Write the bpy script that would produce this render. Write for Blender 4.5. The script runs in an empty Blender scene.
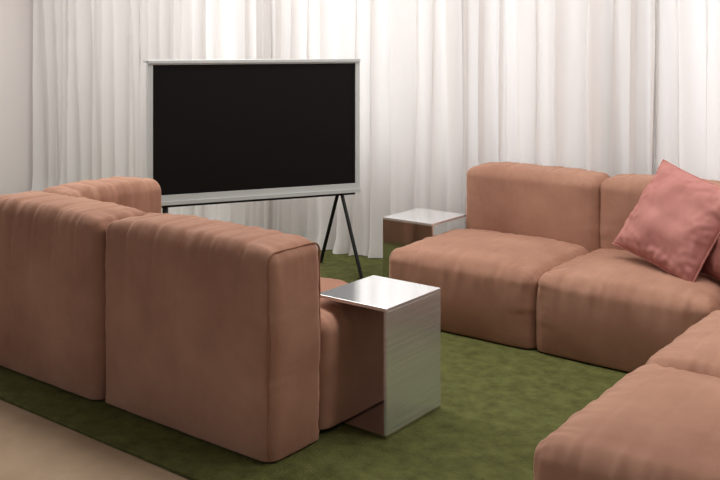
import bpy, bmesh, math, random
from mathutils import Vector, Matrix, noise
random.seed(4)
S=bpy.context.scene
try:
    S.view_settings.view_transform='Standard'
    S.view_settings.look='None'
    S.view_settings.look='Medium High Contrast'
except Exception as e: print('LOOK',e)

# ---------------------------------------------------------------- helpers
def lin(h):
    h=h.lstrip('#'); o=[]
    for i in (0,2,4):
        c=int(h[i:i+2],16)/255
        o.append(c/12.92 if c<=.04045 else ((c+.055)/1.055)**2.4)
    return (*o,1)
def mat(name):
    m=bpy.data.materials.new(name); m.use_nodes=True
    nt=m.node_tree; b=nt.nodes['Principled BSDF']
    return m,nt,b
def simple(name,col,rough=.6,metal=0,spec=.5):
    m,nt,b=mat(name)
    b.inputs['Base Color'].default_value=lin(col)
    b.inputs['Roughness'].default_value=rough
    b.inputs['Metallic'].default_value=metal
    b.inputs['Specular IOR Level'].default_value=spec
    return m
def fabric(name,c1,c2,scale=6,sheen=.4,bump=.25,fine=500,mottle=3.0,det=6,bd=.002,tint=None):
    m,nt,b=mat(name); N=nt.nodes; L=nt.links
    tc=N.new('ShaderNodeTexCoord')
    n1=N.new('ShaderNodeTexNoise'); n1.inputs['Scale'].default_value=mottle; n1.inputs['Detail'].default_value=det
    n1.inputs['Roughness'].default_value=.65
    L.new(tc.outputs['Object'],n1.inputs['Vector'])
    cr=N.new('ShaderNodeValToRGB'); cr.color_ramp.elements[0].position=.3; cr.color_ramp.elements[1].position=.7
    cr.color_ramp.elements[0].color=lin(c1); cr.color_ramp.elements[1].color=lin(c2)
    L.new(n1.outputs['Fac'],cr.inputs['Fac']); L.new(cr.outputs['Color'],b.inputs['Base Color'])
    n2=N.new('ShaderNodeTexNoise'); n2.inputs['Scale'].default_value=fine; n2.inputs['Detail'].default_value=3
    L.new(tc.outputs['Object'],n2.inputs['Vector'])
    bp=N.new('ShaderNodeBump'); bp.inputs['Strength'].default_value=bump; bp.inputs['Distance'].default_value=bd
    L.new(n2.outputs['Fac'],bp.inputs['Height']); L.new(bp.outputs['Normal'],b.inputs['Normal'])
    b.inputs['Roughness'].default_value=.85
    b.inputs['Specular IOR Level'].default_value=.15
    b.inputs['Sheen Weight'].default_value=sheen
    b.inputs['Sheen Roughness'].default_value=.33
    b.inputs['Sheen Tint'].default_value=lin(tint or c2)
    return m
def link(ob):
    S.collection.objects.link(ob); return ob
def obj(name,bm,m,smooth=True,parent=None):
    me=bpy.data.meshes.new(name); bm.to_mesh(me); bm.free()
    if smooth:
        for p in me.polygons: p.use_smooth=True
    me.materials.append(m)
    o=bpy.data.objects.new(name,me); link(o)
    if parent: o.parent=parent
    return o
def empty(name,loc=(0,0,0),rz=0):
    e=bpy.data.objects.new(name,None); e.location=loc; e.rotation_euler[2]=rz; e.empty_display_size=.1
    return link(e)
def box_bm(bm,a,b):
    v=[bm.verts.new((x,y,z)) for x in (a[0],b[0]) for y in (a[1],b[1]) for z in (a[2],b[2])]
    for f in ((0,1,3,2),(4,6,7,5),(0,4,5,1),(2,3,7,6),(0,2,6,4),(1,5,7,3)):
        bm.faces.new([v[i] for i in f])
def box(name,a,b,m,parent=None,bevel=0,seg=2):
    bm=bmesh.new(); box_bm(bm,a,b)
    bmesh.ops.recalc_face_normals(bm,faces=bm.faces)
    if bevel: bmesh.ops.bevel(bm,geom=bm.edges[:],offset=bevel,segments=seg,profile=.5,affect='EDGES')
    return obj(name,bm,m,False,parent)
def tube(name,pts,r,m,parent=None,cyclic=False):
    c=bpy.data.curves.new(name,'CURVE'); c.dimensions='3D'; c.bevel_depth=r; c.bevel_resolution=3; c.use_fill_caps=True
    s=c.splines.new('POLY'); s.points.add(len(pts)-1)
    for p,q in zip(s.points,pts): p.co=(*q,1)
    s.use_cyclic_u=cyclic
    c.materials.append(m)
    o=bpy.data.objects.new(name,c); link(o)
    if parent: o.parent=parent
    return o

# upholstered block: rounded box with crown, bulge, gathered seams, stitched channels
def cushion(name,a,b,m,parent,r=.05,crown=.02,bulge=.01,pucker=.004,step=.009,seed=0,soft=.004,chan=0,zmin=.006,nch=6,low=.3):
    a=list(a); a[2]=-.035
    c=[(a[i]+b[i])/2 for i in range(3)]; h=[(b[i]-a[i])/2 for i in range(3)]
    n=[max(6,int(2*h[i]/step)) for i in range(3)]
    bm=bmesh.new()
    def grid(ax,sg):
        u,v=[(1,2),(2,0),(0,1)][ax]
        V=[]
        for i in range(n[u]+1):
            row=[]
            for j in range(n[v]+1):
                p=[0,0,0]; p[ax]=sg*h[ax]; p[u]=-h[u]+2*h[u]*i/n[u]; p[v]=-h[v]+2*h[v]*j/n[v]
                row.append(bm.verts.new(p))
            V.append(row)
        for i in range(n[u]):
            for j in range(n[v]):
                f=[V[i][j],V[i+1][j],V[i+1][j+1],V[i][j+1]]
                if sg<0: f.reverse()
                bm.faces.new(f)
    for ax in range(3):
        grid(ax,1); grid(ax,-1)
    bmesh.ops.remove_doubles(bm,verts=bm.verts[:],dist=1e-5)
    for v in bm.verts:
        p=v.co.copy()
        inn=Vector([max(-(h[i]-r),min(h[i]-r,p[i])) for i in range(3)])
        d=p-inn
        nn=d.normalized() if d.length>1e-9 else Vector((0,0,1))
        q=inn+nn*r
        x,y,z=[q[i]/h[i] for i in range(3)]
        if nn.z>0:
            q.z+=crown*max(0,(1-x**4))*max(0,(1-y**4))*nn.z
        bx=max(0,1-z*z)
        q.x+=nn.x*bulge*bx*max(0,1-y**4); q.y+=nn.y*bulge*bx*max(0,1-x**4)
        w=0
        for (i,j,k) in ((0,2,1),(1,2,0),(0,1,2)):
            di=h[i]-abs(q[i]); dj=h[j]-(q[j] if j==2 else abs(q[j]))
            dd=math.sqrt(max(di,0)**2+max(dj,0)**2)
            if dd<.24:
                sgn=7*(1 if q[i]>0 else 2)+13*(1 if q[j]>0 else 2)
                nz=noise.noise(Vector((q[k]*22+seed*3.1,dd*4,sgn)))+.5*noise.noise(Vector((q[k]*50,dd*6,sgn+seed)))
                w+=pucker*nz*math.exp(-(dd/.08)**2)*(1.6 if j==2 else .5)
        if chan:
            k=0 if h[0]>h[1] else 1
            sp=2*h[k]/nch; t=(q[k]+h[k])/sp; dl=abs(t-round(t))*sp
            if 0<round(t)<nch and abs(nn[k])<.5:
                fade=min(1,max(.0,(z-.1)/.9))**1.5+low
                w-=chan*math.exp(-(dl/.0095)**2)*fade
        q+=nn*w
        q+=nn*soft*noise.noise((q+Vector((seed*2.7,seed,0)))*5.0)
        q=q+Vector(c)
        if q.z<zmin: q.z=zmin
        v.co=q
    bmesh.ops.recalc_face_normals(bm,faces=bm.faces)
    return obj(name,bm,m,True,parent)
def seam_loop(name,axis,pos,a,b,r,m,parent,inset=.0,tr=.0035):
    u,v=[(1,2),(2,0),(0,1)][axis]
    pts=[]; R=r; a=list(a); a[2]=-.0
    cu=[(a[u]+R,a[v]+R,180),(b[u]-R,a[v]+R,270),(b[u]-R,b[v]-R,0),(a[u]+R,b[v]-R,90)]
    for (x,y,t) in cu:
        for k in range(9):
            th=math.radians(t+90*k/8)
            p=[0,0,0]; p[axis]=pos; p[u]=x+(R+inset)*math.cos(th); p[v]=y+(R+inset)*math.sin(th); pts.append(p)
    out=[]
    for i in range(len(pts)):
        p=Vector(pts[i]); q=Vector(pts[(i+1)%len(pts)]); L=(q-p).length; k=max(1,int(L/.02))
        for j in range(k):
            s=p.lerp(q,j/k); s+=Vector((.0025*noise.noise(s*17),.0025*noise.noise(s*17+Vector((5,0,0))),.0025*noise.noise(s*17+Vector((9,0,0)))))
            s.z=max(s.z,.01)
            out.append(s)
    return tube(name,out,tr,m,parent,True)

# ---------------------------------------------------------------- materials
velvet=fabric('velvet_terracotta','#967160','#b28d7a',sheen=.8,mottle=2.2,tint='#d4b4a4')
seamm=fabric('velvet_seam','#906b57','#a17b67',sheen=.4)
pinkv=fabric('velvet_pink','#a9766f','#bb8982',sheen=.7,mottle=5)
brownv=fabric('velvet_rust','#9a675f','#a9776f',sheen=.5,mottle=5)
plinth=simple('plinth_dark','#2a221d',.9)
carpet=fabric('carpet_green','#4e502f','#6c6e44',sheen=.05,bump=1,fine=120,mottle=16,det=12,bd=.006)
beige=fabric('carpet_beige','#9c8873','#aa9781',sheen=.1,bump=.6,fine=260,mottle=5)
wallm=simple('wall_paint','#e4dddb',.8,spec=.2)
ceilm=simple('ceiling_paint','#e6e3e0',.9)
blackm=simple('powder_black','#1b1b1c',.5)
framem=simple('tv_frame_paint','#c4c7c6',.45)
scr,nt,b=mat('tv_screen_glass'); b.inputs['Base Color'].default_value=(.016,.015,.015,1); b.inputs['Roughness'].default_value=.35; b.inputs['Specular IOR Level'].default_value=.15

def alu(name,rough,streak,metal,c1,c2,sc=(3,3,200)):
    m,nt,b=mat(name); N=nt.nodes; L=nt.links
    b.inputs['Metallic'].default_value=metal
    tc=N.new('ShaderNodeTexCoord'); mp=N.new('ShaderNodeMapping'); mp.inputs['Scale'].default_value=sc
    n=N.new('ShaderNodeTexNoise'); n.inputs['Scale'].default_value=1; n.inputs['Detail'].default_value=4
    L.new(tc.outputs['Object'],mp.inputs['Vector']); L.new(mp.outputs['Vector'],n.inputs['Vector'])
    cr=N.new('ShaderNodeValToRGB'); cr.color_ramp.elements[0].color=lin(c1); cr.color_ramp.elements[1].color=lin(c2)
    cr.color_ramp.elements[0].position=.3; cr.color_ramp.elements[1].position=.65
    L.new(n.outputs['Fac'],cr.inputs['Fac']); L.new(cr.outputs['Color'],b.inputs['Base Color'])
    bp=N.new('ShaderNodeBump'); bp.inputs['Strength'].default_value=streak; bp.inputs['Distance'].default_value=.001
    L.new(n.outputs['Fac'],bp.inputs['Height']); L.new(bp.outputs['Normal'],b.inputs['Normal'])
    b.inputs['Roughness'].default_value=rough
    return m
alum_brushed=alu('aluminium_brushed',.24,.06,.75,'#d8dde0','#f4f6f8',(1.5,1.5,260))
alum_top=alu('aluminium_satin',.12,.005,.72,'#f0f2f4','#f8f9fa',(3,120,3))
alum_pol=simple('aluminium_polished','#d6d6d6',.08,1)

m,nt,b=mat('sheer_voile'); curt=m; N=nt.nodes; L=nt.links
out=N['Material Output']; N.remove(b)
df=N.new('ShaderNodeBsdfDiffuse'); df.inputs['Color'].default_value=lin('#f2efed')
tl=N.new('ShaderNodeBsdfTranslucent'); tl.inputs['Color'].default_value=lin('#f5f3f2')
tr=N.new('ShaderNodeBsdfTransparent')
m1=N.new('ShaderNodeMixShader'); m1.inputs[0].default_value=.4
m2=N.new('ShaderNodeMixShader'); m2.inputs[0].default_value=.05
L.new(df.outputs[0],m1.inputs[1]); L.new(tl.outputs[0],m1.inputs[2])
L.new(m1.outputs[0],m2.inputs[1]); L.new(tr.outputs[0],m2.inputs[2]); L.new(m2.outputs[0],out.inputs[0])

# ---------------------------------------------------------------- room
XL,XR,YF,YB,ZC=-7.0,2.2,-1.6,4.85,2.8
box('floor',(XL,YF,-.12),(XR,YB,-.012),beige)
box('carpet',(XL+.02,1.885,-.012),(XR-.02,YB-.02,0),carpet,bevel=.004)
box('ceiling',(XL,YF,ZC),(XR,YB,ZC+.1),ceilm)
box('wall_left',(XL-.1,YF,-.12),(XL,YB+.2,ZC+.1),wallm)
box('wall_right',(XR,YF,-.12),(XR+.1,YB+.2,ZC+.1),wallm)
box('baseboard_left',(XL,YF,-.01),(XL+.015,1.88,.09),wallm)
wins=[(-4.85,-3.3),(-3.05,-2.12),(-1.9,-.5),(-.3,1.2)]
z0,z1=.62,2.45
bm=bmesh.new()
box_bm(bm,(XL,YB,-.12),(XR,YB+.2,z0)); box_bm(bm,(XL,YB,z1),(XR,YB+.2,ZC+.1))
xs=[XL]+[v for w in wins for v in w]+[XR]
for i in range(0,len(xs),2): box_bm(bm,(xs[i],YB,z0),(xs[i+1],YB+.2,z1))
obj('wall_back',bm,wallm,False)
wf=simple('window_frame_paint','#e6e4e0',.5)
for i,(p,q) in enumerate(wins):
    bm=bmesh.new(); t=.05; y0,y1=YB+.07,YB+.13
    box_bm(bm,(p,y0,z0),(p+t,y1,z1)); box_bm(bm,(q-t,y0,z0),(q,y1,z1))
    box_bm(bm,(p+t,y0,z0),(q-t,y1,z0+t)); box_bm(bm,(p+t,y0,z1-t),(q-t,y1,z1))
    obj('window_%d'%(i+1),bm,wf,False)

# curtains: soft rounded lobes with narrow creases between
def curtain(name,xa,xb,per,amp,seed):
    bm=bmesh.new(); nx=int((xb-xa)/.006); zs=[.0,.03,.08,.2,.4,.7,1.0,1.3,1.6,1.9,2.2,2.5,2.76]
    rows=[]; ph=0; P=[]
    for i in range(nx+1):
        x=xa+(xb-xa)*i/nx
        k=1+.9*noise.noise(Vector((x*2.7,seed,0)))
        ph+=((xb-xa)/nx)/per*2*math.pi*max(.45,k); P.append((x,ph))
    for z in zs:
        r=[]
        for x,p in P:
            pz=p+.8*noise.noise(Vector((x*1.6,z*.8,seed+3)))
            a=amp*(.8+1.1*noise.noise(Vector((x*3.5,z*.45,seed+9))))
            f=2*abs(math.sin(pz/2))**.75-1
            if noise.noise(Vector((x*1.3,1,seed+20)))>0.05: f=math.sin(pz)
            y=4.53-a*f+.02*math.sin(pz*1.7+z)+.014*noise.noise(Vector((x*22,z*1.2,seed)))
            if z<.1: y-=.035*(1-z/.1)*(1+noise.noise(Vector((x*4,0,seed))))
            xx=x+.024*math.cos(pz)
            r.append(bm.verts.new((xx,min(y,4.66),z+.004)))
        rows.append(r)
    for j in range(len(zs)-1):
        for i in range(nx): bm.faces.new((rows[j][i],rows[j][i+1],rows[j+1][i+1],rows[j+1][i]))
    return obj(name,bm,curt)
curtain('curtain',-6.93,-4.2,.125,.06,1)
curtain('curtain',-4.23,-1.6,.12,.065,2)
curtain('curtain',-1.63,2.1,.12,.065,5)
box('trim_1',(XL,4.45,ZC-.04),(XR,4.65,ZC-.001),ceilm)

# ---------------------------------------------------------------- sofa, left
sl=empty('modular_sofa',(-2.7,2.45,0))
def rel(e,a): return tuple(a[i]-e.location[i] for i in range(3))
def C(e,name,a,b,**k): return cushion(name,rel(e,a),rel(e,b),velvet,e,**k)
def SL(e,name,ax,pos,a,b,r,**k):
    return seam_loop(name,ax,pos-e.location[ax],rel(e,a),rel(e,b),r,seamm,e,**k)
def PL(e,name,a,b): return box(name,rel(e,a),rel(e,b),plinth,e)
BK=dict(r=.04,crown=.024,bulge=.012,pucker=.005,chan=.005,low=.3)
H=.655
a,b=(-2.775,2.075,.012),(-1.94,2.33,H); C(sl,'back_1',a,b,seed=1,**BK)
SL(sl,'piping_1',0,-1.953,a,b,.038,inset=-.005)
a,b=(-3.6,2.06,.012),(-2.78,2.33,H); C(sl,'back_2',a,b,seed=2,**BK)
a,b=(-3.6,2.335,.012),(-3.36,2.87,H); C(sl,'back_3',a,b,seed=3,**BK)
ST=dict(r=.045,crown=.03,bulge=.014,pucker=.005,zmin=.016)
a,b=(-2.775,2.335,.012),(-1.955,2.80,.375); C(sl,'seat_1',a,b,seed=4,**ST)
C(sl,'seat_2',(-3.355,2.335,.012),(-2.78,2.80,.375),seed=5,**ST)
PL(sl,'plinth',(-3.5,2.14,0),(-2.09,2.76,.05))

# ---------------------------------------------------------------- sofa, right
sr=empty('modular_sofa',(-1.4,3.6,0))
ST=dict(r=.045,crown=.044,bulge=.02,pucker=.007,chan=.0018,nch=6,low=.1)
zs=.322
C(sr,'seat_1',(-2.555,3.53,.015),(-1.79,4.2,zs),seed=6,**ST)
C(sr,'seat_2',(-1.785,3.53,.015),(-1.05,4.2,zs),seed=7,**ST)
C(sr,'seat_3',(-1.035,3.51,.015),(-.3,4.2,zs),seed=8,**ST)
C(sr,'seat_4',(-1.045,2.785,.015),(-.3,3.505,zs),seed=9,**ST)
C(sr,'seat_5',(-1.045,2.05,.015),(-.3,2.78,zs),seed=10,**ST)
BK.update(pucker=.0045,chan=.0035,low=.15,r=.045)
C(sr,'back_1',(-2.50,4.15,.015),(-1.765,4.38,H),seed=11,**BK)
C(sr,'back_2',(-1.76,4.15,.015),(-1.0,4.38,H),seed=12,**BK)
C(sr,'back_3',(-.995,4.15,.015),(-.08,4.38,H),seed=13,**BK)
C(sr,'back_4',(-.31,3.46,.015),(-.08,4.145,H),seed=14,**BK)
C(sr,'back_5',(-.31,2.76,.015),(-.08,3.455,H),seed=15,**BK)
C(sr,'back_6',(-.31,2.05,.015),(-.08,2.755,H),seed=16,**BK)
PL(sr,'plinth_1',(-2.44,3.61,0),(-.2,4.3,.05))
PL(sr,'plinth_2',(-.97,2.12,0),(-.2,3.6,.05))

# ---------------------------------------------------------------- throw pillows
def pillow(name,loc,s,th,m,tilt,spin,yaw,seed):
    # tilt: top leans back (+Y); spin: clockwise seen from the front; yaw about Z
    e=Matrix.Translation(loc)@Matrix.Rotation(yaw,4,'Z')@Matrix.Rotation(-tilt,4,'X')@Matrix.Rotation(spin,4,'Y')
    bm=bmesh.new(); n=60; hs=s/2
    for sg in (-1,1):
        V=[]
        for i in range(n+1):
            row=[]
            for j in range(n+1):
                u=-1+2*i/n; v=-1+2*j/n
                cx=1-.06*(1-v*v)*abs(u)**3; cz=1-.06*(1-u*u)*abs(v)**3
                prof=(max(0,1-abs(u)**2.6)**.55)*(max(0,1-abs(v)**2.6)**.55)
                y=sg*th/2*prof
                w=noise.noise(Vector((u*2.2+seed,v*2.2,sg)))*.018*prof**.5
                eg=max(abs(u),abs(v))
                w+=.010*noise.noise(Vector((u*8,v*8,seed)))*math.exp(-((1-eg)/.35)**2)*min(1,prof*3)
                row.append(bm.verts.new((u*hs*cx,y+sg*w,v*hs*cz)))
            V.append(row)
        for i in range(n):
            for j in range(n):
                f=[V[i][j],V[i+1][j],V[i+1][j+1],V[i][j+1]]
                if sg>0: f.reverse()
                bm.faces.new(f)
    bmesh.ops.remove_doubles(bm,verts=bm.verts[:],dist=1e-4)
    root=empty(name); root.matrix_world=e
    obj('cover',bm,m,True,root)
    pts=[]; k=30
    for t in range(4*k):
        sd=t//k; f=-1+2*(t%k)/k
        u,v=[(f,-1),(1,f),(-f,1),(-1,-f)][sd]
        cx=1-.06*(1-v*v)*abs(u)**3; cz=1-.06*(1-u*u)*abs(v)**3
        pts.append((u*hs*cx,0.002*noise.noise(Vector((u*9,v*9,1))),v*hs*cz))
    tube('piping',pts,.005,m,root,True)
    return root
R=math.radians
pillow('throw_pillow',(-1.295,3.865,.56),.43,.17,pinkv,R(30),R(15),R(-15),1)
pillow('throw_pillow',(-.96,3.80,.53),.42,.14,brownv,R(26),R(8),R(-30),5)

# ---------------------------------------------------------------- side tables
def side_table(name,x0,x1,y0,y1,h,panel):
    e=empty(name,((x0+x1)/2,(y0+y1)/2,0)); hx=(x1-x0)/2; hy=(y1-y0)/2; t=.012
    box('top',(-hx,-hy,h-t),(hx,hy,h),alum_top,e,.0015)
    if panel=='x':
        box('side_panel',(hx-t,-hy,t),(hx,hy,h-t),alum_brushed,e,.001)
    else:
        box('side_panel',(-hx,-hy,t),(hx,-hy+t,h-t),alum_pol,e,.001)
    box('foot_plate',(-hx,-hy,0),(hx,hy,t),alum_pol,e,.001)
side_table('side_table',-2.07,-1.77,2.45,2.78,.43,'x')
side_table('side_table',-2.82,-2.515,3.87,4.20,.40,'y')

# ---------------------------------------------------------------- television
tv=empty('television',(-3.52,3.665,0),math.radians(60.6))
W,zb,zt=1.20,.455,1.212; hw=W/2
bm=bmesh.new()
ts,tt,tb=.026,.022,.05
box_bm(bm,(-hw,-.02,zb),(-hw+ts,.03,zt)); box_bm(bm,(hw-ts,-.02,zb),(hw,.03,zt))
box_bm(bm,(-hw,-.03,zt-tt*.6),(hw,.12,zt+.002)); box_bm(bm,(-hw,-.03,zb-.002),(hw,.12,zb+tt*.8))
box_bm(bm,(-hw+ts,-.02,zb+.01),(hw-ts,.03,zb+tb)); box_bm(bm,(-hw+ts,-.02,zt-tt),(hw-ts,.03,zt-.01))
box_bm(bm,(-hw+ts,.005,zb+.02),(hw-ts,.05,zt-.015))
obj('frame',bm,framem,False,tv)
box('screen',(-hw+ts,-.012,zb+tb),(hw-ts,.004,zt-tt),scr,tv)
box('under_bar',(-hw+.02,.0,zb-.018),(hw-.02,.07,zb-.002),blackm,tv)
for i,sx in enumerate((-1,1)):
    x=sx*(hw-.10)
    tube('leg_%d'%(2*i+1),[(x,.01,zb-.005),(sx*.535,-.20,.008)],.010,blackm,tv)
    tube('leg_%d'%(2*i+2),[(x,.06,zb-.005),(sx*.46,.24,.008)],.010,blackm,tv)
    tube('leg_brace_%d'%(i+1),[(x,.0,zb-.012),(x,.065,zb-.012)],.01,blackm,tv)

# ---------------------------------------------------------------- light
w=bpy.data.worlds.new('World'); S.world=w; w.use_nodes=True
w.node_tree.nodes['Background'].inputs[0].default_value=(.95,.97,1,1)
w.node_tree.nodes['Background'].inputs[1].default_value=.48
def area(name,loc,rot,sx,sy,pw,col=(1,1,1)):
    l=bpy.data.lights.new(name,'AREA'); l.shape='RECTANGLE'; l.size=sx; l.size_y=sy; l.energy=pw; l.color=col
    o=bpy.data.objects.new(name,l); o.location=loc; o.rotation_euler=rot; link(o)
for i,(p,q) in enumerate(wins):
    area('daylight_%d'%(i+1),((p+q)/2,YB+.6,1.6),(math.radians(-90),0,0),q-p,1.9,(10,10,8,7)[i]*(q-p),(1,1,1))
area('overhead_fill',(-2.6,3.2,2.74),(math.radians(2),0,0),7.5,.8,112,(1,.99,.98))  # added fill strip overhead, lights curtains and seating evenly; not a fixture
area('overhead_fill',(-5.2,2.6,2.74),(0,0,0),1.8,1.2,26,(1,.99,.98))  # added fill panel that lifts the left wall and curtain

# ---------------------------------------------------------------- camera
cam=bpy.data.cameras.new('camera'); co=bpy.data.objects.new('camera',cam); link(co)
co.location=(0,0,1.3); co.rotation_euler=(math.radians(90),0,math.radians(37.5))
cam.sensor_width=36; cam.lens=46; cam.shift_y=-196/720
cam.clip_start=.05
S.camera=co
